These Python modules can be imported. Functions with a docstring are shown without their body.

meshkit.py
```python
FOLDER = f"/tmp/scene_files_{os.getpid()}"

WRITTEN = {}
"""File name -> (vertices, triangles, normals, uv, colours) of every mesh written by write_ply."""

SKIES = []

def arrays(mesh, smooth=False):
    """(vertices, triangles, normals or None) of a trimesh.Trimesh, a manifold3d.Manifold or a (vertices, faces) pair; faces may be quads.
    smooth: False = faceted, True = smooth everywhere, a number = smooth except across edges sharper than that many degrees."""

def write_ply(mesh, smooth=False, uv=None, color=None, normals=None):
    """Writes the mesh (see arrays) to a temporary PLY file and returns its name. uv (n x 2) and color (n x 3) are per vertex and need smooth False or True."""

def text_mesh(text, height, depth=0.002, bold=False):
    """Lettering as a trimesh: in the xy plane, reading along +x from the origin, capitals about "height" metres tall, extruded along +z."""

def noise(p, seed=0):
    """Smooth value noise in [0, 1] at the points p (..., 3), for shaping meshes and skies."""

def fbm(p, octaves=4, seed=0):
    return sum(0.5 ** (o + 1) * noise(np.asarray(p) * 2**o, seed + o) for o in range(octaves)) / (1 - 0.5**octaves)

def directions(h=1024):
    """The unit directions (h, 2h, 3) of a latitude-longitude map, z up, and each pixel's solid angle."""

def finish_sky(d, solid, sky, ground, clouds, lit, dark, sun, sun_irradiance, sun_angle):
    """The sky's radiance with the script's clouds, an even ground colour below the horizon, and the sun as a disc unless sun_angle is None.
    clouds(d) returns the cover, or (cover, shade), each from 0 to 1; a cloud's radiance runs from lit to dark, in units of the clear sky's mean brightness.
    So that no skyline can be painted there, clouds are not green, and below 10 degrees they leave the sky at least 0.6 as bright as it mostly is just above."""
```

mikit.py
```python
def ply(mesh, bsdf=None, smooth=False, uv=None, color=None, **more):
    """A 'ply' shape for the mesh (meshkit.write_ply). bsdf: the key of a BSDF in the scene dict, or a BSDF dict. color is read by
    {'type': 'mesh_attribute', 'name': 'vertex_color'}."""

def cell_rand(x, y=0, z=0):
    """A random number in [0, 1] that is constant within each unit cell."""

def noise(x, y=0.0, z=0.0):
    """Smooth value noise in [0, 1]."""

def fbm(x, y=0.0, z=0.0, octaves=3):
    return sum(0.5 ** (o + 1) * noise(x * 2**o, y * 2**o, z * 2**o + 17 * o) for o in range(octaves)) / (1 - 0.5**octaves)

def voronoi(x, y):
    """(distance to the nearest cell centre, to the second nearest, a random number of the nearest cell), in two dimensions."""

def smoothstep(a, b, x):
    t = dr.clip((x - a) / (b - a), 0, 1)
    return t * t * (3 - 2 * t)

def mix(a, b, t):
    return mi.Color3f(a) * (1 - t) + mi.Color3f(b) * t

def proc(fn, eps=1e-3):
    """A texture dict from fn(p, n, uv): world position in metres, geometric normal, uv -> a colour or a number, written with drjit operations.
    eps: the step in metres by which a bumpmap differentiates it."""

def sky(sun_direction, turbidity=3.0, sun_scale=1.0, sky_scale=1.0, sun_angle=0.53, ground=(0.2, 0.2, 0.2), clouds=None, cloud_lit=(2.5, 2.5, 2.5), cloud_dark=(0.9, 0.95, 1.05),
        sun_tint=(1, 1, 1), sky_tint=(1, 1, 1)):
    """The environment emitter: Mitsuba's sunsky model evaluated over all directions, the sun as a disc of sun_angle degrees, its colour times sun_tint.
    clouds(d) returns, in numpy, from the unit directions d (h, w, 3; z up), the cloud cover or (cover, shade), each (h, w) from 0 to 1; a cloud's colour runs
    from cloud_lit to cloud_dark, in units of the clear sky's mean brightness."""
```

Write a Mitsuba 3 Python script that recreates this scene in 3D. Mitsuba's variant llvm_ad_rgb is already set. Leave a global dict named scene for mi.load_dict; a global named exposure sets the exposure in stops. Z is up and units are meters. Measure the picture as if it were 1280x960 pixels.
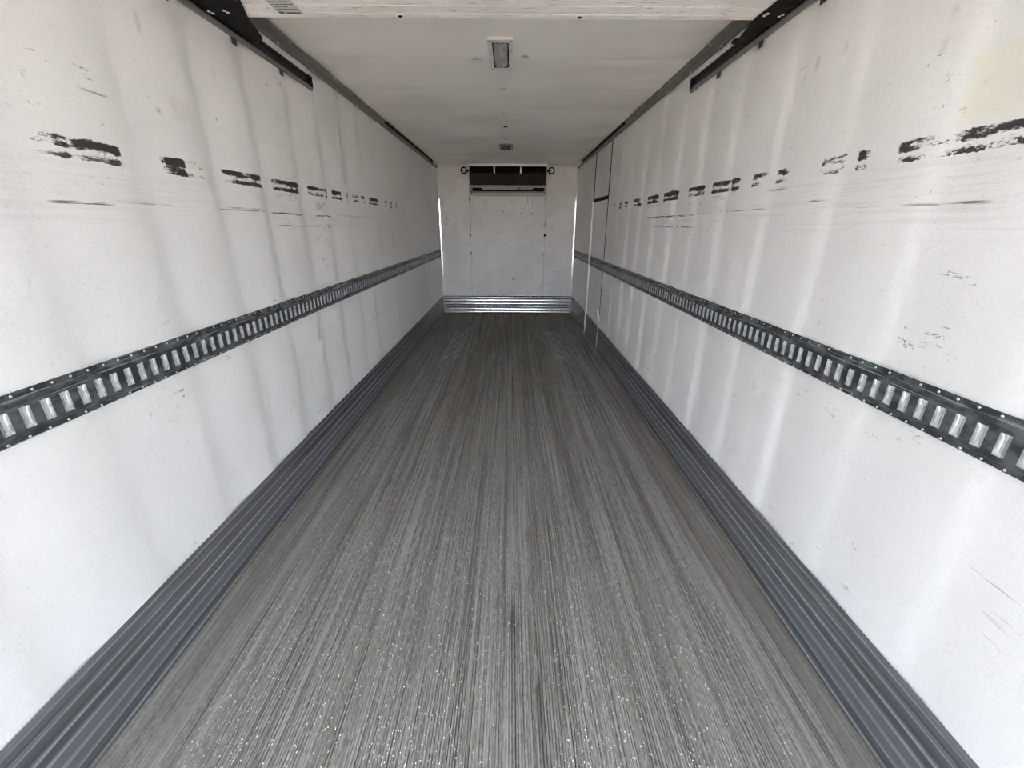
import math
import numpy as np
import trimesh
import shapely.geometry as sg
import drjit as dr
import mitsuba as mi
import mikit
import meshkit

T = mi.ScalarTransform4f
rng = np.random.default_rng(7)
scene, labels = {}, {}

# ------------------------------------------------------------------ camera, sky, exposure
W, D, H, F = 2.46, 8.11, 2.549, 524.756          # inner width, depth, height (m), focal length in pixels
EYE = np.array([0.063, 0.0, 1.5731])
PITCH, YAW, ROLL = -0.3603, -0.0037, -0.0041


def camera_matrix():
    cp, sp, cy, sy, cr, sr = math.cos(PITCH), math.sin(PITCH), math.cos(YAW), math.sin(YAW), math.cos(ROLL), math.sin(ROLL)
    R = np.array([[cy, -sy, 0], [sy, cy, 0], [0, 0, 1]]) @ np.array([[1, 0, 0], [0, cp, -sp], [0, sp, cp]]) @ np.array([[cr, 0, sr], [0, 1, 0], [-sr, 0, cr]])
    m = np.eye(4)
    m[:3, 0], m[:3, 1], m[:3, 2], m[:3, 3] = -R[:, 0], R[:, 2], R[:, 1], EYE
    return T(m)


scene['camera'] = {'type': 'perspective', 'fov': math.degrees(2 * math.atan(640 / F)), 'fov_axis': 'x', 'near_clip': 0.05, 'far_clip': 400.0, 'to_world': camera_matrix()}
GROUND = (0.22, 0.195, 0.165)
scene['sky'] = mikit.sky(sun_direction=[0.75, 0.45, 0.62], turbidity=6, sun_scale=0.35, sky_scale=1.0, ground=GROUND, sky_tint=(1.02, 1.02, 1.03),
                        clouds=lambda d: (0.55 + 0.4 * (meshkit.fbm(d * [3, 3, 6], 4, 3) - 0.5), 0.35 + 0 * d[..., 0]), cloud_lit=(1.42, 1.48, 1.56), cloud_dark=(0.98, 1.02, 1.09))
exposure = 5.38

# ------------------------------------------------------------------ helpers
noise, fbm, sstep, mix = mikit.noise, mikit.fbm, mikit.smoothstep, mikit.mix


def numbered(key):
    if key not in scene and key not in labels:
        return key
    n = 1
    while f'{key}_{n:03d}' in scene or f'{key}_{n:03d}' in labels:
        n += 1
    return f'{key}_{n:03d}'


def put(name, mesh, mat, parent=None, smooth=False, label=None, kind=None, **more):
    key = numbered(name if parent is None else f'{parent}__{name}')
    d = mesh if isinstance(mesh, dict) else mikit.ply(mesh, mat, smooth=smooth)
    scene[key] = {**d, **more}
    t = {k: v for k, v in (('label', label), ('kind', kind)) if v}
    if t:
        labels[key] = t
    return key


def thing(name, label, cat, group=None):
    key = numbered(name)
    labels[key] = {'label': label, 'category': cat}
    if group:
        labels[key]['group'] = group
    return key


def box(a, b):
    a, b = np.minimum(a, b).astype(float), np.maximum(a, b).astype(float)
    m = trimesh.creation.box(b - a)
    m.apply_translation((a + b) / 2)
    return m


def cat(*ms):
    return trimesh.util.concatenate(list(ms))


def bevel_box(a, b, r=0.002):
    """A box whose twelve edges are chamfered by r."""
    a, b = np.minimum(a, b).astype(float), np.maximum(a, b).astype(float)
    pts = []
    for k in range(3):
        for s in np.ndindex(2, 2, 2):
            p = [(a[i] if s[i] == 0 else b[i]) for i in range(3)]
            for i in range(3):
                if i != k:
                    p[i] += r if s[i] == 0 else -r
            pts.append(p)
    return trimesh.convex.convex_hull(np.array(pts))


def prism_y(profile, y0, y1):
    """A closed polygon of (x, z) points run along y from y0 to y1."""
    m = trimesh.creation.extrude_polygon(sg.Polygon(profile).buffer(0), y1 - y0, engine='earcut')
    v = np.array(m.vertices)
    m.vertices = np.c_[v[:, 0], v[:, 2] + y0, v[:, 1]]
    m.fix_normals()
    return m


def prism_z(profile, z0, z1):
    m = trimesh.creation.extrude_polygon(sg.Polygon(profile).buffer(0), z1 - z0, engine='earcut')
    m.apply_translation([0, 0, z0])
    return m


def dome(r, h, sides=8):
    """A low rivet head: its base in the xy plane, rising along +z."""
    rings = [(1.0, 0.0), (0.86, 0.55), (0.5, 0.9)]
    a = np.arange(sides) * 2 * np.pi / sides
    v = [[r * q * math.cos(t), r * q * math.sin(t), h * z] for q, z in rings for t in a] + [[0, 0, h]]
    f = []
    for i in range(2):
        for j in range(sides):
            k = (j + 1) % sides
            f += [[i * sides + j, i * sides + k, (i + 1) * sides + k], [i * sides + j, (i + 1) * sides + k, (i + 1) * sides + j]]
    f += [[2 * sides + j, 2 * sides + (j + 1) % sides, 3 * sides] for j in range(sides)]
    return trimesh.Trimesh(v, f, process=False)


def frame_to(p, axis):
    """A transform that turns +z into the axis (one of the six directions) and moves to p."""
    t = T().translate([float(x) for x in p])
    return {'+x': t @ T().rotate([0, 1, 0], 90), '-x': t @ T().rotate([0, 1, 0], -90), '-y': t @ T().rotate([1, 0, 0], 90), '-z': t @ T().rotate([1, 0, 0], 180), '+z': t}[axis]


def grid(fn, us, vs):
    """A sheet of quads through fn(u, v) -> (n, 3)."""
    U, V = np.meshgrid(us, vs, indexing='ij')
    p = fn(U.ravel(), V.ravel())
    i, j = np.meshgrid(np.arange(len(us) - 1), np.arange(len(vs) - 1), indexing='ij')
    a = (i * len(vs) + j).ravel()
    n = len(vs)
    return trimesh.Trimesh(p, np.vstack([np.c_[a, a + n, a + n + 1], np.c_[a, a + n + 1, a + 1]]), process=False)


# ------------------------------------------------------------------ materials
def rgb(*c):
    return {'type': 'rgb', 'value': [float(x) for x in (c if len(c) == 3 else c * 3)]}


def mat(key, color, rough=0.5, metal=0.0, bump=None, bscale=1.0, eps=1e-3, spec=0.5):
    col = {'type': 'proc', **mikit.proc(color)} if callable(color) else rgb(*color)
    m = {'type': 'principled', 'base_color': col, 'roughness': rough if not callable(rough) else mikit.proc(rough), 'metallic': metal, 'specular': spec}
    if bump is not None:
        m = {'type': 'bumpmap', 'arbitrary': mikit.proc(bump, eps), 'scale': bscale, 'bsdf': m}
    scene[key] = {'type': 'twosided', 'bsdf': m}
    return key


def rect(y, z, y0, y1, z0, z1, ey, ez):
    return sstep(y0 - ey, y0 + ey, y) * (1 - sstep(y1 - ey, y1 + ey, y)) * sstep(z0 - ez, z0 + ez, z) * (1 - sstep(z1 - ez, z1 + ez, z))


def wall_color(blocks, lines, patches, far):
    """White liner: blocks (y0, y1, strength) of black rubbed marks at one height, hair lines (y0, y1, z, half height, strength), tinted patches."""
    def fn(p, n, uv):
        y, z = p.y, p.z
        big = fbm(y * 1.1 + 3.0, z * 1.3, 2.0, 3)
        c = mix((0.84, 0.84, 0.83), (0.78, 0.78, 0.765), sstep(0.35, 0.75, big))
        speck = noise(y * 330, z * 380, 5.0)
        c = c * (1.03 - 0.075 * speck - 0.10 * sstep(0.78, 0.95, noise(y * 210, z * 260, 1.0)) * sstep(0.4, 0.7, noise(y * 9, z * 9, 3.0)))
        n1 = 0.45 * noise(y * 26, z * 75, 4.0) + 0.55 * fbm(y * 125, z * 330, 5.0, 3)
        n2 = noise(y * 7 + 3, z * 16, 9.0)
        band = mi.Float(0)
        for y0, y1, s in blocks:
            band = dr.maximum(band, s * sstep(y0 - 0.045, y0 + 0.03, y) * (1 - sstep(y1 - 0.015, y1 + 0.015, y)))
        top = sstep(1.778, 1.794, z) * (1 - sstep(1.804, 1.820, z))
        low = sstep(1.750, 1.757, z) * (1 - sstep(1.765, 1.774, z))
        zone = sstep(1.745, 1.757, z) * (1 - sstep(1.805, 1.816, z))
        under = sstep(1.66, 1.74, z) * (1 - sstep(1.75, 1.77, z))
        bars = noise(y * 19 + 2, 7.0)
        want = band * (0.44 * top + 0.32 * low + 0.28 * zone + 0.10 * under) + 0.34 * band * (n2 - 0.5) + 0.30 * band * zone * (bars - 0.5)
        rub = sstep(0.0, 0.30, n1 + want - 0.765) * sstep(0.02, 0.12, band)
        c = mix(c, (0.016, 0.016, 0.018), rub * 0.96)
        hair = mi.Float(0)
        for y0, y1, z0, hh, s in lines:
            hair = dr.maximum(hair, s * rect(y, z + 0.006 * (noise(y * 5, 3.0) - 0.5), y0, y1, z0 - hh, z0 + hh, 0.03, hh * 0.5))
        c = mix(c, (0.10, 0.10, 0.10), hair * sstep(0.30, 0.62, fbm(y * 17, z * 200, 6.0, 3)))
        for y0, y1, z0, z1, tint, s in patches:
            c = mix(c, tint, s * rect(y, z, y0, y1, z0, z1, 0.012, 0.012) * (0.5 + 0.5 * noise(y * 60, z * 60, 2.0)))
        # faint rubbing dust along the height where loads touched the wall
        dust = sstep(1.50, 1.62, z) * (1 - sstep(1.70, 1.80, z)) * sstep(0.50, 0.75, fbm(y * 5, z * 170, 8.0, 3)) * far
        return c * (1 - 0.09 * dust)
    return fn


def wall_bump(p, n, uv):
    return fbm(p.y * 170, p.z * 170, p.x * 170, 2) * 0.0006 + noise(p.y * 60, p.z * 60, p.x * 60) * 0.0006


L_BLOCKS = [(1.29, 1.40, .68), (1.43, 1.575, .92), (1.765, 1.872, .95), (1.89, 1.98, .45), (2.13, 2.425, 1.0), (2.55, 2.83, .95), (2.96, 3.265, 1.05), (3.36, 3.515, 1.0), (3.62, 3.68, .8),
            (3.78, 3.90, .75), (3.97, 4.08, .9), (4.19, 4.52, 1.0), (4.70, 4.78, .9), (4.93, 4.98, .8), (5.13, 5.18, .7)]
L_LINES = [(1.30, 1.48, 1.631, .004, 1), (1.50, 1.75, 1.640, .003, .35), (1.30, 1.57, 1.758, .004, .9), (1.99, 2.39, 1.638, .003, .7), (2.12, 2.35, 1.647, .003, .5), (2.48, 2.84, 1.633, .004, .95), (3.03, 3.30, 1.632, .004, .95),
           (2.53, 2.98, 1.567, .0035, .8), (2.99, 3.30, 1.568, .0035, .7), (3.4, 4.6, 1.640, .004, .35), (3.86, 4.57, .742, .005, .35), (3.4, 3.9, 1.565, .003, .3), (1.505, 1.58, 1.953, .003, .7)]
L_PATCH = [(3.04, 3.10, 1.665, 1.72, (.42, .42, .42), .6), (1.80, 1.815, 2.20, 2.26, (.45, .45, .44), .6), (1.795, 1.812, 1.958, 1.972, (.2, .2, .2), .8), (1.87, 1.99, 1.955, 2.03, (.62, .60, .56), .35), (2.19, 2.203, 2.17, 2.205, (.5, .5, .5), .7)]
R_BLOCKS = [(1.06, 1.18, .94), (1.06, 1.24, .86), (1.06, 1.30, .78), (1.06, 1.37, .70), (1.06, 1.43, .60), (1.555, 1.60, .85), (1.655, 1.77, .6), (1.985, 2.065, 1.0), (2.14, 2.25, .75), (2.385, 2.475, 1.0), (2.50, 2.69, 1.0), (2.815, 3.045, .95), (3.24, 3.52, 1.1), (3.67, 3.92, 1.0), (4.125, 4.36, .95),
            (4.56, 4.68, .8), (4.86, 4.95, .7), (5.1, 5.16, .5)]
R_LINES = [(1.13, 1.205, 1.633, .004, .9), (1.2, 1.36, 1.632, .003, .6), (1.45, 1.53, 1.634, .003, .5), (1.70, 1.80, 1.668, .003, .7), (2.92, 3.90, 1.642, .005, .95), (2.1, 2.9, 1.650, .003, .5), (2.90, 3.72, 1.570, .004, .8), (1.98, 2.09, 1.728, .004, .6),
           (.735, .84, .760, .002, .4), (.74, .765, .68, .002, .5), (.73, .75, .629, .002, .4), (.72, .75, .70, .002, .5), (.725, .745, .674, .002, .4)]
R_PATCH = [(1.08, 1.285, 1.825, 1.985, (.80, .79, .62), .6), (1.925, 1.945, 2.14, 2.18, (.5, .5, .48), .7), (1.375, 1.39, 2.02, 2.05, (.5, .5, .5), .7), (1.78, 1.79, 2.15, 2.18, (.5, .5, .5), .6), (1.37, 1.385, 2.09, 2.12, (.5, .5, .5), .5), (4.26, 4.31, .60, .70, (.5, .5, .5), .7)]
mat('mat_wall_left', wall_color(L_BLOCKS, L_LINES, L_PATCH, 0.6), 0.55, bump=wall_bump, spec=0.3)
mat('mat_wall_right', wall_color(R_BLOCKS, R_LINES, R_PATCH, 0.9), 0.55, bump=wall_bump, spec=0.3)


def back_color(p, n, uv):
    x, z = p.x, p.z
    c = mix((0.93, 0.93, 0.92), (0.87, 0.87, 0.855), sstep(0.35, 0.7, fbm(x * 3, z * 3, 2.0, 4)))
    smudge = sstep(0.62, 0.80, fbm(x * 16, z * 22, 3.0, 4))
    c = mix(c, (0.45, 0.45, 0.43), smudge * 0.22)
    for x0, x1, z0, z1, t, s in BACK_MARKS:
        c = mix(c, t, s * sstep(x0 - .006, x0 + .006, x) * (1 - sstep(x1 - .006, x1 + .006, x)) * sstep(z0 - .01, z0 + .01, z) * (1 - sstep(z1 - .01, z1 + .01, z)))
    return c


BACK_MARKS = [(-.676, -.664, 1.45, 1.99, (.42, .34, .22), .8), (-.68, -.66, 1.52, 1.60, (.50, .40, .26), .8), (-.11, -.06, 1.805, 1.818, (.2, .2, .2), .8), (.22, .245, 1.775, 1.80, (.3, .3, .3), .7), (.25, .30, 1.83, 1.85, (.5, .5, .5), .5),
              (.40, .46, 1.76, 1.80, (.5, .5, .48), .6), (-1.14, -1.07, 1.69, 1.70, (.15, .15, .15), .8), (-1.10, -1.09, 1.60, 1.82, (.4, .4, .4), .5), (-1.12, -1.08, 1.595, 1.605, (.25, .25, .25), .6), (.35, .37, 1.95, 2.12, (.4, .4, .4), .5), (.43, .45, 1.9, 2.1, (.45, .45, .45), .4)]
mat('mat_wall_back', back_color, 0.4, bump=wall_bump, spec=0.6)


def ceil_color(p, n, uv):
    c = mix((0.87, 0.855, 0.82), (0.80, 0.785, 0.75), sstep(0.35, 0.7, fbm(p.x * 1.5, p.y * 3, 4.0, 4)))
    ring = dr.sqrt(dr.square(p.x + 0.165) + dr.square(p.y - 3.21))
    return c * (1 - 0.14 * (1 - sstep(0.045, 0.06, ring)) * sstep(0.02, 0.05, ring))


mat('mat_ceiling', ceil_color, 0.45)


def panel_color(p, n, uv):
    c = mix((0.90, 0.89, 0.865), (0.80, 0.785, 0.75), sstep(0.4, 0.75, fbm(p.x * 4, p.y * 30, 1.0, 4)))
    c = mix(c, (0.80, 0.70, 0.66), 0.5 * sstep(0.5, 0.7, noise(p.x * 5, p.y * 3, 8.0)) * sstep(2.2, 2.26, p.y))
    scr = sstep(0.68, 0.80, fbm(p.x * 22, p.y * 160, 5.0, 3))
    return mix(c, (0.36, 0.33, 0.31), scr * 0.6)


mat('mat_panel', panel_color, 0.5, bump=lambda p, n, uv: fbm(p.x * 90, p.y * 120, 0.0, 3) * 0.0012)


def floor_color(p, n, uv):
    x, y = p.x, p.y
    streak = fbm(x * 330, y * 1.6, 1.0, 3)
    streak2 = fbm(x * 60 + 5, y * 0.5, 2.0, 3)
    grain = fbm(x * 260, y * 70, 3.0, 2)
    c = mix((0.125, 0.115, 0.099), (0.325, 0.310, 0.280), sstep(0.25, 0.75, 0.5 * streak + 0.2 * streak2 + 0.3 * grain))
    c = mix(c, (0.14, 0.115, 0.085), 0.28 * sstep(0.58, 0.75, fbm(x * 26, y * 0.9, 6.0, 3)))
    c = mix(c, (0.37, 0.36, 0.345), 0.2 * sstep(0.56, 0.75, fbm(x * 22, y * 1.1, 11.0, 3)))
    edge = sstep(0.95, 1.2, dr.abs(x))
    c = mix(c, (0.17, 0.15, 0.125), 0.55 * edge * sstep(0.3, 0.6, fbm(x * 12, y * 2, 4.0, 3)))
    worn = mi.Float(0)
    for x0, x1, y0, y1, s in ((-.80, -.61, 5.1, 6.48, 1.0), (.60, .84, 5.1, 6.49, 1.0), (-.86, -.63, 3.2, 5.1, .35), (.62, .88, 3.0, 5.1, .35)):
        worn = dr.maximum(worn, s * rect(x, y, x0, x1, y0, y1, .03, .04))
    c = mix(c, (0.46, 0.455, 0.44), worn * 0.6 * sstep(0.35, 0.8, 0.5 + 0.5 * dr.sin(x * 157)) * (0.4 + 0.6 * noise(y * 3, x * 25, 3.0)))
    ends = dr.exp(-dr.square((y - 6.48) * 30)) + dr.exp(-dr.square((y - 5.13) * 22))
    c = mix(c, (0.58, 0.58, 0.57), 0.45 * ends * sstep(0.3, 0.6, noise(x * 40, y * 9, 7.0)) * dr.maximum(rect(x, x, -.80, -.61, -5, 5, .04, 1), rect(x, x, .60, .86, -5, 5, .04, 1)))
    for sx, sy, lx, ly in ((.155, 1.86, .012, .05), (.075, 1.32, .025, .10), (.25, 1.1, .015, .25), (.17, 1.0, .02, .3), (-.72, 2.35, .02, .04), (.01, 1.42, .012, .05)):
        c = mix(c, (0.07, 0.062, 0.05), 0.7 * dr.exp(-dr.square((x - sx) / lx) - dr.square((y - sy) / ly)) * sstep(0.3, 0.5, noise(x * 160, y * 8, 2.0)))
    return c


mat('mat_floor', floor_color, 0.85, spec=0.0)
mat('mat_subfloor', (0.03, 0.03, 0.03), 0.9)


def kick_color(p, n, uv):
    s = dr.maximum(dr.abs(p.x), 0.0)
    along = dr.select(p.y > 8.05, p.x, p.y)
    c = mix((0.105, 0.11, 0.115), (0.165, 0.172, 0.182), sstep(0.3, 0.75, fbm(along * 1.6, p.z * 60, 3.0, 4)))
    c = mix(c, (0.185, 0.195, 0.207), 0.8 * (1 - sstep(0.14, 0.15, p.z)) * sstep(0.066, 0.074, p.z))
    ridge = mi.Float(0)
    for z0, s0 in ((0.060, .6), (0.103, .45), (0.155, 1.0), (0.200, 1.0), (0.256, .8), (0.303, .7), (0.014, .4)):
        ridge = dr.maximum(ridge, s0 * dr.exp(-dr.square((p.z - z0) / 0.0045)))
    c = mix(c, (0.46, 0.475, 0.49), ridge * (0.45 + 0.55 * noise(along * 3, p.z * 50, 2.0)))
    scr = sstep(0.66, 0.80, fbm(along * 3.5, p.z * 260, 5.0, 3))
    c = mix(c, (0.40, 0.41, 0.42), scr * 0.35)
    return mix(c, (0.24, 0.19, 0.13), 0.8 * (1 - sstep(0.006, 0.022, p.z)) * sstep(0.35, 0.6, noise(along * 6, 1.0)))


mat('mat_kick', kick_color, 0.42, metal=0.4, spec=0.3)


def bright_alu(p, n, uv):
    c = mix((0.78, 0.79, 0.80), (0.96, 0.96, 0.96), sstep(0.35, 0.65, fbm(p.x * 5, p.z * 8, 3.0, 4)))
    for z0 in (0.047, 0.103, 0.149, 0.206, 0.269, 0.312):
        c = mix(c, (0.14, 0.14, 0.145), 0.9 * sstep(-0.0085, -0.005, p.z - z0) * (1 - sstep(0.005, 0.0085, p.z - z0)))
    return mix(c, (0.25, 0.25, 0.26), 0.4 * sstep(0.64, 0.78, fbm(p.x * 12, p.z * 30, 7.0, 3)))


mat('mat_alu', bright_alu, 0.16, metal=0.85)


def track_color(p, n, uv):
    c = mix((0.055, 0.065, 0.068), (0.15, 0.17, 0.175), sstep(0.35, 0.75, fbm(p.y * 26, p.z * 40, 3.0, 4)))
    scr = sstep(0.60, 0.74, fbm(p.y * 7, p.z * 260, 5.0, 3)) * dr.maximum(sstep(1.118, 1.13, p.z), 1 - sstep(1.05, 1.058, p.z))
    return mix(c, (0.38, 0.39, 0.40), scr * 0.6)


mat('mat_track', track_color, 0.42, metal=0.5)
mat('mat_lip', lambda p, n, uv: mix((0.42, 0.45, 0.48), (0.66, 0.69, 0.72), sstep(0.3, 0.6, noise(p.y * 70, p.z * 80, 3.0))), 0.38, metal=0.5)
mat('mat_recess', lambda p, n, uv: mix((0.80, 0.80, 0.81), (0.66, 0.66, 0.68), sstep(0.4, 0.8, fbm(p.y * 120, p.z * 120, 3.0, 2))), 0.5)
mat('mat_rivet', (0.56, 0.57, 0.58), 0.35, metal=0.5)
mat('mat_trim', lambda p, n, uv: mix((0.17, 0.165, 0.145), (0.25, 0.245, 0.22), sstep(0.3, 0.7, fbm(p.z * 180, p.y * 2, p.x * 180, 3))), 0.45, metal=0.4)
mat('mat_black', (0.005, 0.005, 0.0055), 0.6, spec=0.12)
mat('mat_black_red', lambda p, n, uv: mix((0.006, 0.005, 0.005), (0.045, 0.013, 0.009), sstep(0.62, 0.75, fbm(p.x * 20, p.y * 14, 3.0, 3))), 0.6, spec=0.12)
mat('mat_rail', lambda p, n, uv: mix((0.02, 0.022, 0.025), (0.22, 0.225, 0.23), 1 - sstep(2.392, 2.412, p.z)), 0.45, metal=0.3, spec=0.2)  # lower lip coloured paler, painting in the light its curve catches
mat('mat_dark_steel', (0.07, 0.075, 0.08), 0.4, metal=0.5)
mat('mat_white_plastic', (0.86, 0.86, 0.84), 0.35)
mat('mat_grey_cap', (0.36, 0.36, 0.34), 0.5)
mat('mat_light_cap', (0.66, 0.655, 0.63), 0.45)
mat('mat_ceiling_cap', (0.55, 0.54, 0.51), 0.5)
mat('mat_frame', (0.76, 0.76, 0.75), 0.35, metal=0.3)
mat('mat_frame_dark', (0.26, 0.26, 0.25), 0.4, metal=0.3)
mat('mat_lens', lambda p, n, uv: mix((0.27, 0.28, 0.29), (0.36, 0.37, 0.38), sstep(0.3, 0.7, noise(p.x * 60, p.y * 12, 2.0))), 0.3)
mat('mat_lens_dark', (0.10, 0.10, 0.10), 0.3)
mat('mat_seal', (0.06, 0.058, 0.053), 0.6, spec=0.2)
mat('mat_coil', (0.055, 0.050, 0.044), 0.7, spec=0.1)
mat('mat_grey_sheet', (0.36, 0.35, 0.33), 0.45, metal=0.2)
mat('mat_sticker', (0.56, 0.56, 0.56), 0.5)
mat('mat_ink', (0.10, 0.10, 0.10), 0.5)
mat('mat_specks', (0.92, 0.92, 0.92), 0.25)
mat('mat_ground', lambda p, n, uv: mix(GROUND, (0.36, 0.30, 0.24), sstep(0.4, 0.7, fbm(p.x * 0.7, p.y * 0.7, 0.0, 4))), 0.9)
mat('mat_shell', (0.7, 0.7, 0.7), 0.5)

Y0 = -0.55                                            # the rear opening

# ------------------------------------------------------------------ the setting: ground, floor, walls, ceiling
put('ground', grid(lambda u, v: np.c_[u, v, 0 * u - 1.25], np.linspace(-120, 120, 9), np.linspace(-120, 120, 9)), 'mat_ground', kind='structure')
put('floor', box([-1.32, Y0, -0.16], [1.32, 8.2, -0.028]), 'mat_subfloor', kind='structure')
SEAMS = [-1.232, -1.092, -0.74, -0.42, -0.135, 0.083, 0.27, 0.43, 0.64, 0.86, 1.073, 1.232]


def plank(x0, x1):
    """A floor plank with lengthwise ribs, as one closed prism."""
    x0, x1 = x0 + 0.0009, x1 - 0.0009
    top = [(x0, -0.004), (x0 + 0.002, 0.0)]
    x = x0 + 0.006
    while x < x1 - 0.008:
        wide = abs(x) > 0.90
        pitch = (0.037 if abs(x) < 1.07 else 0.055) if wide else 0.0105 + 0.0008 * rng.standard_normal()
        g = 0.0042 if not wide else 0.0040
        d = 0.0050 * rng.uniform(0.3, 1.1)
        if x + g > x1 - 0.004:
            break
        top += [(x, 0.0), (x + g * 0.45, -d), (x + g * 0.55, -d), (x + g, 0.0)]
        if not wide and rng.random() < 0.35:
            top += [(x + g + 0.0018, 0.0009), (x + g + 0.0034, 0.0)]
        x += pitch
    top += [(x1 - 0.002, 0.0), (x1, -0.004)]
    return prism_y(top + [(x1, -0.028), (x0, -0.028)], Y0, 8.12)


for a, b in zip(SEAMS[:-1], SEAMS[1:]):
    put('plank', plank(a, b), 'mat_floor', 'floor')

RIBS = [1.255 + 0.4064 * k for k in range(-3, 11)]


def wave(y, z, seed):
    """How far the liner stands out of its plane: shallow valleys over the wall posts and slow buckling (metres, into the room)."""
    out = np.zeros_like(y)
    r = np.random.default_rng(seed)
    before, after = (1.35, 3.0) if seed == 3 else (3.0, 0.85)
    for k, yc in enumerate(RIBS):
        amp, w = r.uniform(0.0095, 0.0135) * (0.6 if yc < 1.5 else 0.9 if yc < 2.3 else 1.2), r.uniform(0.042, 0.054)
        c = yc + r.uniform(-0.015, 0.015) + 0.02 * (meshkit.noise(np.c_[z * 1.2, 0 * z + k, 0 * z + seed]) - 0.5)
        side = 0.55 + 0.75 * meshkit.noise(np.c_[z * 1.5 + 9, 0 * z + k * 3, 0 * z + seed])
        out -= amp * side * np.exp(-((y - c) / np.where(y < c, w * before, w * after)) ** 2) * np.clip((5.45 - y) / 0.5, 0, 1)
    out += 0.012 * (meshkit.fbm(np.c_[y * 1.7, z * 0.6, 0 * y + seed], 3) - 0.5) * np.clip((5.45 - y) / 0.8, 0.15, 1)
    return out


def wall_sheet(side, y0, y1, z0, z1, seed, flat=False):
    ys = np.linspace(y0, y1, max(2, int((y1 - y0) / 0.018)))
    zs = np.linspace(z0, z1, 30)
    return grid(lambda y, z: np.c_[side * (1.232 - (0 if flat else 1) * wave(y, z, seed)), y, z], ys, zs)


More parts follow.
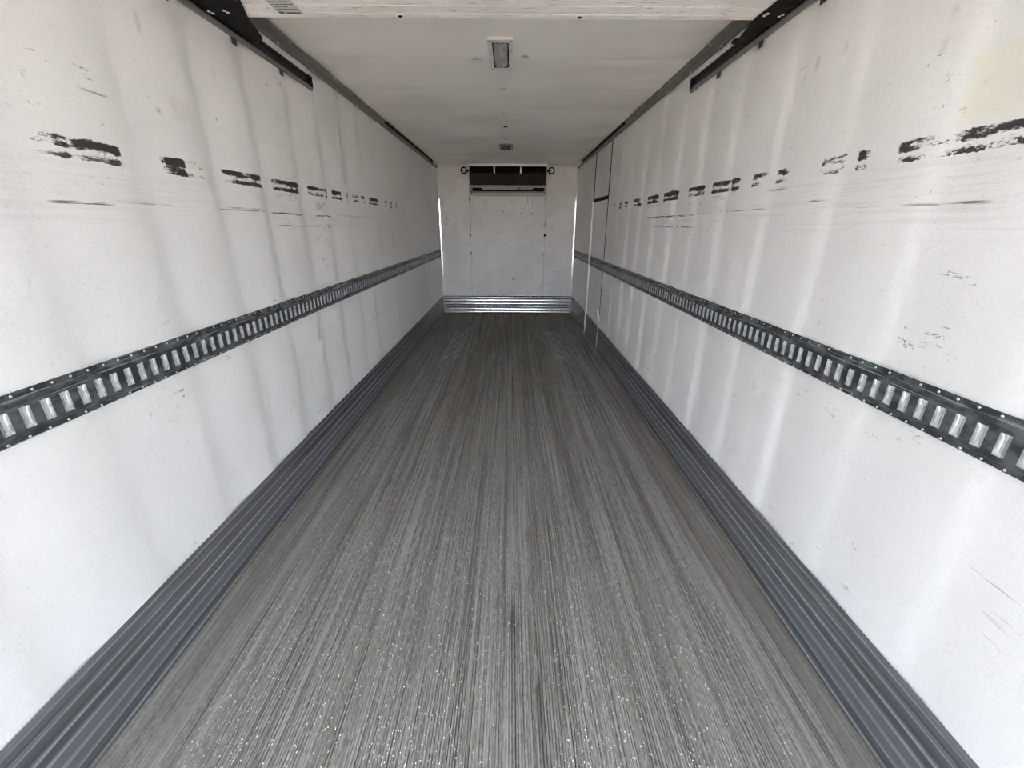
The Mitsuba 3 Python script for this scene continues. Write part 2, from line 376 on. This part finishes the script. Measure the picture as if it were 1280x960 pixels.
put('wall_left', cat(box([-1.34, Y0, -0.16], [-1.26, 8.2, 2.66])), 'mat_shell', kind='structure')
put('liner', wall_sheet(-1, Y0, 8.11, 0.0, 2.56, 3), 'mat_wall_left', 'wall_left', smooth=True)
put('wall_right', cat(box([1.26, Y0, -0.16], [1.34, 8.2, 2.66])), 'mat_subfloor', kind='structure')
put('liner', wall_sheet(1, Y0, 5.486, 0.0, 2.56, 11), 'mat_wall_right', 'wall_right', smooth=True)
put('panel', bevel_box([1.2325, 5.500, 1.925], [1.262, 6.440, 2.56], 0.003), 'mat_wall_right', 'wall_right')
put('panel', bevel_box([1.2325, 6.458, 0.0], [1.262, 8.11, 2.56], 0.003), 'mat_wall_right', 'wall_right')

for y0, y1, z0, z1 in ((5.474, 5.508, 1.925, 2.502), (6.430, 6.464, 1.925, 2.502), (5.478, 5.498, 1.166, 1.882), (5.478, 5.498, 0.50, 1.030)):
    put('seal', bevel_box([1.2275, y0, z0], [1.240, y1, z1], 0.002), 'mat_seal', 'wall_right', label='dark joint seal beside the side door')
put('wall_back', box([-1.34, 8.135, -0.16], [1.34, 8.22, 2.66]), 'mat_subfloor', kind='structure')
for x0, x1 in ((-1.232, -0.6725), (-0.6695, 0.6735), (0.6765, 1.232)):
    put('panel', bevel_box([x0, 8.11, 0.0], [x1, 8.137, 2.56], 0.0015), 'mat_wall_back', 'wall_back')


def ceil_z(x, y):
    f = meshkit.fbm(np.c_[x * 0.35, y * 3.2, 0 * x + 2], 3) - 0.5
    r = sum(0.0100 * np.exp(-((y - yc + 0.05 * (meshkit.noise(np.c_[x * 1.1, 0 * x + k, 0 * x]) - 0.5)) / 0.06) ** 2) for k, yc in enumerate(np.arange(2.6, 8, 0.61)))
    calm = 1 - sum(np.clip(1.6 - np.abs(x / 0.13), 0, 1) * np.clip(1.5 - np.abs((y - yc) / 0.28) , 0, 1) for yc in (3.10, 6.28))
    return H + (r - 0.034 * f * np.clip((8.1 - y) / 0.4, 0, 1)) * np.clip(calm, 0, 1)


put('ceiling', cat(box([-1.34, Y0, 2.58], [1.34, 8.2, 2.68])), 'mat_shell', kind='structure')
put('liner', grid(lambda x, y: np.c_[x, y, ceil_z(x, y)], np.linspace(-1.24, 1.24, 50), np.linspace(Y0, 8.12, 330)), 'mat_ceiling', 'ceiling', smooth=True)

# fasteners in the ceiling and the front wall
cap = mikit.ply(dome(0.024, 0.006, 12), 'mat_ceiling_cap', smooth=True)
for x, y in ((-0.16, 3.16), (0.15, 3.12), (0.0, 3.76), (0.0, 4.51), (0.0, 5.72)):
    put('fastener', cap, None, 'ceiling', to_world=frame_to((x, y, ceil_z(np.array([x]), np.array([y]))[0] + 0.0005), '-z'))
put('fastener', mikit.ply(dome(0.024, 0.006, 12), 'mat_black', smooth=True), None, 'ceiling', to_world=frame_to((0.0, 5.11, ceil_z(np.array([0.0]), np.array([5.11]))[0] + 0.0005), '-z'))
caps = {m: mikit.ply(dome(0.026, 0.010, 12), m, smooth=True) for m in ('mat_grey_cap', 'mat_black', 'mat_light_cap')}
for x, z, m in ((-0.676, 1.411, 'mat_grey_cap'), (-0.671, 1.09, 'mat_grey_cap'), (0.68, 1.416, 'mat_black'), (0.674, 1.593, 'mat_light_cap'), (0.675, 1.095, 'mat_light_cap'), (0.115, 0.631, 'mat_light_cap')):
    put('fastener', caps[m], None, 'wall_back', label={'mat_black': 'black plug', 'mat_grey_cap': 'grey fastener head', 'mat_light_cap': 'pale fastener head'}[m], to_world=frame_to((x, 8.1105, z), '-y'))
plug = mikit.ply(cat(trimesh.creation.cylinder(0.011, 0.012, sections=10), box([-0.008, -0.034, -0.006], [0.008, 0.0, 0.006])), 'mat_black')
for x, z in ((-0.671, 2.016), (0.675, 2.02)):
    put('plug', plug, None, 'wall_back', label='small black plug under the cooling unit', to_world=frame_to((x, 8.106, z), '-y'))
put('plug', mikit.ply(trimesh.creation.cylinder(0.009, 0.008, sections=10), 'mat_grey_cap'), None, 'wall_back', to_world=frame_to((0.70, 8.107, 0.86), '-y'))

# ------------------------------------------------------------------ scuff plates along the foot of the walls
KICK = [(0.0, 0.0), (0.013, 0.0), (0.013, 0.012), (0.008, 0.016), (0.008, 0.050), (0.011, 0.054), (0.013, 0.060), (0.011, 0.066), (0.007, 0.070), (0.007, 0.094), (0.012, 0.100), (0.012, 0.106), (0.007, 0.112), (0.007, 0.146),
        (0.012, 0.152), (0.012, 0.158), (0.007, 0.164), (0.006, 0.192), (0.012, 0.197), (0.012, 0.203), (0.006, 0.209), (0.006, 0.248), (0.011, 0.253), (0.012, 0.259), (0.008, 0.266), (0.006, 0.272), (0.006, 0.294), (0.011, 0.298), (0.012, 0.306), (0.009, 0.313), (0.002, 0.318), (0.0, 0.318)]


def kick(side, y0, y1):
    return prism_y([(side * (1.231 - x), z) for x, z in KICK], y0, y1)


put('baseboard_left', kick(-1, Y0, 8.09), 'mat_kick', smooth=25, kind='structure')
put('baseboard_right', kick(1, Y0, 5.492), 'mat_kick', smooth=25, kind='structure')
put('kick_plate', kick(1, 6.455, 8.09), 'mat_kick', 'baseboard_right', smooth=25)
prof = [(0.0, 0.0)]
for z0, z1 in ((0.0, 0.036), (0.058, 0.093), (0.113, 0.139), (0.159, 0.196), (0.216, 0.260), (0.279, 0.304)):
    h = z1 - z0
    prof += [(0.020, z0), (0.022, z0 + 0.25 * h), (0.0215, z0 + 0.5 * h), (0.0185, z0 + 0.8 * h), (0.015, z1), (0.003, z1 + 0.003), (0.003, z1 + 0.012)]
m = prism_y(prof + [(0.002, 0.318), (0.0, 0.318)], -1.215, 1.215)
v = np.array(m.vertices)
m.vertices = np.c_[v[:, 1], 8.108 - v[:, 0], v[:, 2]]
m.fix_normals()
put('baseboard_back', m, 'mat_alu', smooth=25, kind='structure')

# ------------------------------------------------------------------ corner and cove trims
def cove(side, y0, y1, a=0.0, b=1.0):
    """The angled strip between wall and ceiling, from a (at the wall) to b (at the ceiling) of its width."""
    P, Q = np.array([1.229, H - 0.050]), np.array([1.229 - 0.050, H - 0.003])
    d = Q - P
    n = np.array([-d[1], d[0]]) / np.linalg.norm(d)
    if n[1] > 0:
        n = -n
    ts = [(0.0, 0.0), (0.10, 0.004), (0.22, 0.004), (0.28, 0.001), (0.44, 0.001), (0.50, 0.004), (0.56, 0.001), (0.74, 0.001), (0.80, 0.004), (0.92, 0.004), (1.0, 0.0)]
    pts = [P + d * (a + (b - a) * t) + n * h for t, h in ts] + [P + d * b - n * 0.006, P + d * a - n * 0.006]
    return prism_y([(side * x, z) for x, z in pts], y0, y1)


trim_rivet = mikit.ply(dome(0.0080, 0.0045, 8), 'mat_rivet', smooth=True)
for name, side in (('trim_1', -1), ('trim_2', 1)):
    put(name, cove(side, Y0, 4.80), 'mat_trim', kind='structure')
    put('strip', cove(side, 4.81, 8.09, 0.0, 0.55), 'mat_trim', name)
    put('seal', cove(side, 4.81, 7.55, 0.57, 0.98), 'mat_black', name, label='black strip standing in for the dark gap above the trim')  # added black strip, stands in for the shade of an open gap
    put('strip', cove(side, 7.56, 8.09, 0.57, 0.98), 'mat_frame', name)
    for t, ys in ((0.86, np.arange(2.25, 4.78, 0.64)), (0.16, np.arange(1.97, 7.9, 0.422))):
        for y in ys:
            px, pz = 1.229 - 0.050 * t, H - 0.050 + 0.047 * t
            tw = T().translate([side * (px - 0.0028), float(y), pz - 0.0030]) @ T().rotate([0, 1, 0], -side * 136.8)
            put('rivet', trim_rivet, None, name, to_world=tw)
put('trim_3', cat(bevel_box([-1.20, 8.094, 2.518], [1.20, 8.112, 2.538], 0.003)), 'mat_frame', kind='structure')
for name, side in (('trim_4', -1), ('trim_5', 1)):
    put(name, cat(bevel_box([side * 1.231, 8.098, 0.32], [side * 1.200, 8.112, 2.516], 0.002), bevel_box([side * 1.231, 8.075, 0.32], [side * 1.224, 8.112, 2.516], 0.002)), 'mat_frame', kind='structure')
    put('corner_guard', prism_z([(side * 1.222, 8.099), (side * 1.194, 8.099), (side * 1.196, 8.091), (side * 1.222, 8.085)], 0.685, 2.02), 'mat_alu', name, label='bright metal guard up the corner')
    for z in (0.70, 0.95, 1.25, 1.6, 1.98):
        put('screw', mikit.ply(dome(0.006, 0.004, 8), 'mat_grey_cap'), None, name, to_world=frame_to((side * 1.203, 8.0925, z), '-y'))

# ------------------------------------------------------------------ the side door in the right wall
put('door_1', bevel_box([1.2305, 5.500, 0.004], [1.262, 6.432, 1.882], 0.003), 'mat_wall_right', kind='structure')
put('drip_rail', prism_y([(1.245, 1.886), (1.222, 1.888), (1.220, 1.900), (1.228, 1.905), (1.222, 1.909), (1.222, 1.919), (1.245, 1.922)], 5.50, 6.44), 'mat_black', 'door_1', label='black rail over the door')
put('gasket', bevel_box([1.208, 6.432, 0.006], [1.245, 6.454, 1.90], 0.003), 'mat_white_plastic', 'door_1', label='white seal down the far edge of the door')
put('gasket', bevel_box([1.215, 5.492, 0.02], [1.236, 5.498, 0.47], 0.002), 'mat_light_cap', 'door_1', label='white seal low on the near edge of the door')
put('latch', cat(bevel_box([1.214, 5.575, 0.415], [1.232, 5.640, 0.525], 0.004)), 'mat_white_plastic', 'door_1', label='small white latch plate')
put('latch_hole', mikit.ply(trimesh.creation.cylinder(0.012, 0.006, sections=12), 'mat_black'), None, 'door_1', to_world=frame_to((1.213, 5.607, 0.475), '-x'))
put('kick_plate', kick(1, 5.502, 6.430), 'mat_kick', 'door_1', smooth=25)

# ------------------------------------------------------------------ slotted tie rails along both walls
PITCH_S, SLOT_Z0, SLOT_Z1 = 0.0527, 1.063, 1.123
FRONT = 1.2195                                         # the rail's face, its distance from the middle of the floor


def lip_mesh():
    """The rolled-in lip at one end of a slot: y 0 is the plate, y 0.011 the free edge (towards the slot), depth along +x behind the face."""
    zs, ts = np.linspace(SLOT_Z0 + 0.001, SLOT_Z1 - 0.001, 9), np.linspace(0, 1, 6)
    zc, hz = (SLOT_Z0 + SLOT_Z1) / 2, (SLOT_Z1 - SLOT_Z0) / 2

    def fn(t, z):
        e = np.abs((z - zc) / hz) ** 5
        return np.c_[0.0036 * (1 - np.sqrt(np.maximum(0, 1 - (t * 0.985) ** 2))), t * 0.0095 * (1 - 0.55 * e), z]

    return grid(fn, ts, zs)


LIP = lip_mesh()
LIPS = {}
for s in (-1, 1):
    for e in (-1, 1):
        m = LIP.copy()
        m.vertices = np.array(m.vertices) * [s, e, 1]
        LIPS[s, e] = mikit.ply(m, 'mat_lip', smooth=True)
RIVET = mikit.ply(dome(0.0042, 0.003, 8), 'mat_rivet', smooth=True)


def rail_body(side, y0, y1, slots):
    """Flanges on the wall, a raised face, and the bars between the slots."""
    pz = [(0.0005, 1.0332), (0.0030, 1.0332), (0.0030, 1.0455), (0.0105, 1.0505), (0.0115, 1.0525)]
    lower = [(side * (1.231 - x), z) for x, z in pz + [(0.0115, SLOT_Z0), (0.0095, SLOT_Z0), (0.0095, 1.0530), (0.0005, 1.0475)]]
    qz = [(0.0005, 1.1640), (0.0030, 1.1640), (0.0030, 1.1475), (0.0105, 1.1385), (0.0115, 1.1360)]
    upper = [(side * (1.231 - x), z) for x, z in qz + [(0.0115, SLOT_Z1), (0.0095, SLOT_Z1), (0.0095, 1.1355), (0.0005, 1.1455)]]
    ms = [prism_y(lower, y0, y1), prism_y(upper, y0, y1)]
    edges = [y0] + [e for s in slots for e in (s, s + 0.0262)] + [y1]
    for a, b in zip(edges[::2], edges[1::2]):
        if b - a > 1e-4:
            ms.append(box([side * FRONT, a, SLOT_Z0], [side * (FRONT + 0.002), b, SLOT_Z1]))
    return cat(*ms)


def rail(parent, side, y0, y1, first=0.5):
    slots = [s for s in np.arange(1.0035 - 40 * PITCH_S, 9, PITCH_S) if y0 + 0.012 < s < y1 - 0.04]
    if side > 0:
        slots = [s for s in np.arange(1.0155 - 40 * PITCH_S, 9, PITCH_S) if y0 + 0.012 < s < y1 - 0.04]
    put('channel', rail_body(side, y0, y1, slots), 'mat_track', parent)
    put('backing', box([side * (FRONT + 0.0070), y0 + 0.002, SLOT_Z0 - 0.004], [side * 1.2305, y1 - 0.002, SLOT_Z1 + 0.004]), 'mat_recess', parent, label='pale backing seen through the slots')
    for s in slots:
        if s < first:
            continue
        put('slot_lip', LIPS[side, -1], None, parent, to_world=T().translate([side * FRONT, float(s) + 0.0262, 0]))
        if s < 2.6:
            put('slot_lip', LIPS[side, 1], None, parent, to_world=T().translate([side * FRONT, float(s), 0]))
    for z, off in ((1.1556, 0.006), (1.0388, 0.010)):
        for s in np.arange(1.0 + off - 20 * PITCH_S, 9, PITCH_S):
            if max(y0, first) < s < min(y1, 7.4) and rng.random() < 0.93:
                put('rivet', RIVET, None, parent, to_world=frame_to((side * 1.2282, s, z), '+x' if side < 0 else '-x'))


k = thing('tie_rail', 'dark slotted steel tie rail running the whole length of the left wall', 'tie rail')
rail(k, -1, Y0, 8.07)
k = thing('tie_rail', 'dark slotted steel tie rail on the right wall, from the foreground to the side door', 'tie rail')
rail(k, 1, Y0, 5.490)
k = thing('tie_rail', 'short piece of dark tie rail between the side door and the front corner', 'tie rail')
rail(k, 1, 6.457, 8.07)
rs = [s for s in np.arange(1.0155, 9, PITCH_S) if 5.512 < s < 6.39]
put('tie_rail', rail_body(1, 5.502, 6.430, rs), 'mat_track', 'door_1', label='piece of dark tie rail across the door')

# ------------------------------------------------------------------ ceiling lamps (switched off)
def ceiling_lamp(label, x0, x1, y0, y1, fm, lm, lens):
    k = thing('ceiling_light', label, 'light')
    gx, gy = (q.ravel() for q in np.meshgrid(np.linspace(x0, x1, 5), np.linspace(y0, y1, 40)))
    zc = float(ceil_z(gx, gy).min()) - 0.001
    a0, a1, b0, b1 = lens
    ring = sg.Polygon([(x0, y0), (x1, y0), (x1, y1), (x0, y1)], [[(a0, b0), (a1, b0), (a1, b1), (a0, b1)]])
    m = trimesh.creation.extrude_polygon(ring, 0.022, engine='earcut')
    m.apply_translation([0, 0, zc - 0.008])
    put('frame', m, fm, k)
    put('gasket', cat(box([a0, b0, zc - 0.008], [a0 + 0.005, b1, zc]), box([a1 - 0.005, b0, zc - 0.008], [a1, b1, zc]), box([a0 + .005, b0, zc - 0.008], [a1 - .005, b0 + 0.008, zc]), box([a0 + .005, b1 - 0.008, zc - 0.008], [a1 - .005, b1, zc])), 'mat_black', k)
    n = 14
    put('lens', grid(lambda u, v: np.c_[a0 + 0.005 + u * (a1 - a0 - 0.010), b0 + 0.008 + v * (b1 - b0 - 0.016), zc - 0.002 - 0.007 * (4 * u * (1 - u)) ** 0.5 + 0.0008 * np.abs(np.sin(v * 40))], np.linspace(0, 1, n), np.linspace(0, 1, 60)), lm, k, smooth=True)
    sc = mikit.ply(dome(0.0065, 0.004, 8), 'mat_grey_cap', smooth=True)
    xm0, xm1 = (x0 + a0) / 2, (x1 + a1) / 2
    for x, y in ((xm0, y0 + .02), (xm1, y0 + .02), (xm0, y0 * .66 + y1 * .34), (xm1, y0 * .66 + y1 * .34), (xm0, y0 * .33 + y1 * .67), (xm1, y0 * .33 + y1 * .67), (xm0, y1 - .02), (xm1, y1 - .02)):
        put('screw', sc, None, k, to_world=frame_to((x, y, zc - 0.0082), '-z'))


ceiling_lamp('rectangular ceiling lamp with a pale screwed frame and grey lens, the larger near one', -0.074, 0.072, 2.855, 3.35, 'mat_frame', 'mat_lens', (-0.048, 0.047, 2.90, 3.295))
ceiling_lamp('dark-framed rectangular ceiling lamp far back on the ceiling, just before the cooling unit', -0.089, 0.084, 6.06, 6.50, 'mat_frame_dark', 'mat_lens_dark', (-0.06, 0.055, 6.12, 6.44))

# ------------------------------------------------------------------ the cooling unit high on the front wall
k = thing('cooling_unit', 'dark louvred cooling unit mounted high in the middle of the front wall', 'cooling unit')
YF = 7.85


def slab_x(pts, x0, x1):
    """A polygon of (y, z) points run along x."""
    m = trimesh.creation.extrude_polygon(sg.Polygon(pts).buffer(0), x1 - x0, engine='earcut')
    v = np.array(m.vertices)
    m.vertices = np.c_[v[:, 2] + x0, v[:, 0], v[:, 1]]
    m.fix_normals()
    return m


put('side_panel', slab_x([(8.10, 2.10), (8.10, 2.53), (7.80, 2.53), (7.82, 2.40), (7.86, 2.20), (7.88, 2.10)], -0.642, -0.630), 'mat_grey_sheet', k)
put('side_panel', slab_x([(8.10, 2.10), (8.10, 2.53), (7.80, 2.53), (7.82, 2.40), (7.86, 2.20), (7.88, 2.10)], 0.650, 0.662), 'mat_grey_sheet', k)
put('top_panel', slab_x([(8.10, 2.528), (8.10, 2.540), (7.79, 2.540), (7.79, 2.500), (7.80, 2.500), (7.80, 2.528)], -0.650, 0.670), 'mat_frame', k)
put('grille', cat(slab_x([(7.86, 2.402), (7.86, 2.500), (7.868, 2.500), (7.868, 2.402)], -0.63, 0.65), *[slab_x([(7.815, z), (7.815, z + 0.008), (7.85, z + 0.012), (7.85, z + 0.004)], -0.63, 0.65) for z in (2.41, 2.45, 2.475)]), 'mat_black', k, label='black grille along the top')
put('coil', slab_x([(7.835, 2.40), (7.858, 2.222), (7.90, 2.222), (7.90, 2.40)], -0.629, 0.649), 'mat_coil', k, label='dark finned coil face')
put('coil_fin', cat(*[slab_x([(7.8255 + (2.40 - z) * 0.13, z), (7.8255 + (2.40 - z) * 0.13, z - 0.004), (7.8365 + (2.40 - z) * 0.13, z - 0.004), (7.8365 + (2.40 - z) * 0.13, z)], -0.625, 0.645) for z in np.arange(2.392, 2.23, -0.0145)]), 'mat_coil', k, kind='stuff')
put('drip_tray', slab_x([(7.855, 2.215), (7.872, 2.128), (8.10, 2.118), (8.10, 2.130), (7.88, 2.140), (7.868, 2.215)], -0.628, 0.648), 'mat_grey_sheet', k)
put('tray_opening', cat(bevel_box([-0.598, 7.860, 2.142], [-0.42, 7.885, 2.178], .003), bevel_box([0.43, 7.860, 2.142], [0.628, 7.885, 2.178], .003), bevel_box([-0.598, 7.864, 2.126], [0.628, 7.885, 2.143], .003)), 'mat_black', k)
put('tray_clip', bevel_box([0.19, 7.858, 2.14], [0.205, 7.885, 2.182], .003), 'mat_black', k)
put('tray_clip', bevel_box([0.235, 7.858, 2.142], [0.255, 7.885, 2.178], .003), 'mat_black', k)
put('wall_flange', bevel_box([-0.655, 8.092, 2.060], [0.675, 8.112, 2.118], 0.004), 'mat_light_cap', k, label='pale flange below the unit')
for x in (-0.218, 0.222):
    put('bracket', slab_x([(7.806, 2.395), (7.806, 2.495), (7.816, 2.495), (7.816, 2.395)], x - 0.012, x + 0.012), 'mat_frame', k, label='pale upright bracket')
for s, x in ((-1, -0.732), (1, 0.742)):
    c = trimesh.creation.annulus(0.036, 0.054, 0.05, sections=24)
    c.apply_transform(trimesh.transformations.rotation_matrix(math.pi / 2, [1, 0, 0]))
    c.apply_translation([x, 7.86, 2.440])
    r = put('round_housing', c, 'mat_black', k, smooth=30, label='black round housing with a white disc')
    d = trimesh.creation.cylinder(0.037, 0.035, sections=24)
    d.apply_transform(trimesh.transformations.rotation_matrix(math.pi / 2, [1, 0, 0]))
    d.apply_translation([x, 7.868, 2.440])
    put('disc', d, 'mat_white_plastic', r, smooth=30)
    d = trimesh.creation.cylinder(0.012, 0.01, sections=12)
    d.apply_transform(trimesh.transformations.rotation_matrix(math.pi / 2, [1, 0, 0]))
    d.apply_translation([x, 7.847, 2.440])
    put('boss', d, 'mat_grey_cap', r, smooth=30)
    put('arm', cat(bevel_box([x - s * 0.046, 7.855, 2.425], [s * 0.634 if s < 0 else 0.654, 7.88, 2.455], 0.003), bevel_box([x - 0.02, 7.88, 2.42], [x + 0.02, 8.11, 2.46], 0.004)), 'mat_black', k)

# ------------------------------------------------------------------ the overhead door, rolled up under the ceiling, and its tracks
k = thing('overhead_door', 'white sectional overhead door, rolled up flat under the ceiling above the camera', 'door')
ZD = 2.420
put('edge_strip', bevel_box([-1.088, 2.240, ZD], [1.128, 2.283, ZD + 0.035], 0.003), 'mat_panel', k)
ys = [2.237, 2.165, 1.62, 1.08, 0.54, 0.0, -0.45]
for b, a in zip(ys[:-1], ys[1:]):
    put('section', bevel_box([-1.088, a + 0.0015, ZD], [1.128, b - 0.0015, ZD + 0.035], 0.003), 'mat_panel', k)
for x in (-0.419, 0.358):
    put('bolt_hole', mikit.ply(trimesh.creation.cylinder(0.0085, 0.004, sections=12), 'mat_black'), None, k, to_world=T().translate([x, 2.262, ZD]), label='small black hole')
st = put('sticker', box([-0.93, 1.95, ZD - 0.0012], [-0.826, 2.243, ZD + 0.0005]), 'mat_sticker', k, label='grey printed label')
put('border', cat(box([-0.948, 1.95, ZD - 0.0010], [-0.9302, 2.250, ZD + .0005]), box([-0.8258, 1.95, ZD - 0.0010], [-0.810, 2.250, ZD + .0005])), 'mat_white_plastic', st)
put('print', cat(*[box([-0.922, y, ZD - 0.0018], [-0.834 - w, y + 0.0035, ZD - 0.0010]) for y, w in ((1.975, .02), (1.998, 0), (2.02, .03), (2.044, .005), (2.067, .0), (2.09, .04), (2.112, .0), (2.135, .012), (2.158, 0), (2.18, .03), (2.20, .0))],
                 box([-0.925, 2.222, ZD - 0.0018], [-0.905, 2.240, ZD - 0.001]), box([-0.895, 2.228, ZD - 0.0018], [-0.836, 2.240, ZD - 0.001])), 'mat_ink', st)
BR = {-1: [(-1.2135, 1.85), (-1.00, 1.85), (-1.03, 2.13), (-1.086, 2.28), (-1.135, 2.475), (-1.155, 2.49), (-1.158, 2.520), (-1.185, 2.515), (-1.213, 2.525)],
      1: [(1.2135, 1.85), (1.09, 1.85), (1.125, 2.10), (1.118, 2.255), (1.150, 2.46), (1.134, 2.475), (1.138, 2.508), (1.17, 2.50), (1.2135, 2.510)]}
for s in (-1, 1):
    b = put('end_bracket', prism_z(BR[s], ZD - 0.012, ZD - 0.0005), 'mat_black' if s < 0 else 'mat_black_red', k, label='black steel corner bracket')
    put('web', cat(bevel_box([s * 1.092 if s < 0 else 1.132, 1.85, ZD - 0.0006], [s * 1.10 if s < 0 else 1.14, 2.278, ZD + 0.055], 0.002), bevel_box([s * 1.172, 2.36, ZD - 0.0006], [s * 1.21, 2.44, ZD + 0.035], 0.006)), 'mat_black', b)
    for x, y in ((1.203, 2.194), (1.135, 2.187)):
        for dy in (0, 0.018):
            put('bolt', mikit.ply(dome(0.0075, 0.005, 8), 'mat_rivet'), None, b, to_world=frame_to((s * (x - dy * 0.3), y + dy, ZD - 0.012), '-z'))
for s, w in ((-1, 'left'), (1, 'right')):
    k = thing('door_track', f'dark steel overhead door track ending on the upper {w} wall, with small hanging tabs', 'door track')
    prof = [(1.2300, 2.384), (1.2220, 2.386), (1.2170, 2.392), (1.2150, 2.402), (1.2195, 2.412), (1.2260, 2.418), (1.2265, 2.440), (1.2190, 2.444), (1.2165, 2.452), (1.2200, 2.460), (1.2300, 2.461)]
    put('channel', prism_y([(s * x, z) for x, z in prof], -0.4, 3.21), 'mat_rail', k, smooth=30)
    put('end_cap', bevel_box([s * 1.2300, 3.165, 2.398], [s * 1.2150, 3.213, 2.462], 0.002), 'mat_black', k)
    for y in (1.97, 2.395, 2.825):
        put('tab', bevel_box([s * 1.2305, y - 0.019, 2.358], [s * 1.2265, y + 0.019, 2.390], 0.0015), 'mat_dark_steel', k)

# ------------------------------------------------------------------ tiny bright specks on the floor near the camera
oct_v = np.array([[1, 0, 0], [-1, 0, 0], [0, 1, 0], [0, -1, 0], [0, 0, 1], [0, 0, -0.4]])
oct_f = np.array([[0, 2, 4], [2, 1, 4], [1, 3, 4], [3, 0, 4], [2, 0, 5], [1, 2, 5], [3, 1, 5], [0, 3, 5]])
n = 5200
gx, gy = rng.uniform(-0.98, 0.98, n), 0.70 + 1.15 * rng.random(n) ** 2.1
keep = meshkit.fbm(np.c_[gx * 7, gy * 1.1, 0 * gx], 3, 5) + 0.25 * rng.random(n) > 0.57
gx, gy = gx[keep], gy[keep]
sz = 0.0010 + 0.0017 * rng.random(len(gx)) ** 3
V = (oct_v[None] * sz[:, None, None] * np.array([1, 1.6, 1.0]) + np.c_[gx, gy, sz * 0.35][:, None, :]).reshape(-1, 3)
Fc = (oct_f[None] + 6 * np.arange(len(gx))[:, None, None]).reshape(-1, 3)
put('floor_specks', trimesh.Trimesh(V, Fc, process=False), 'mat_specks', kind='stuff', label='tiny bright specks scattered over the near part of the ribbed floor')
labels['floor_specks']['category'] = 'specks'
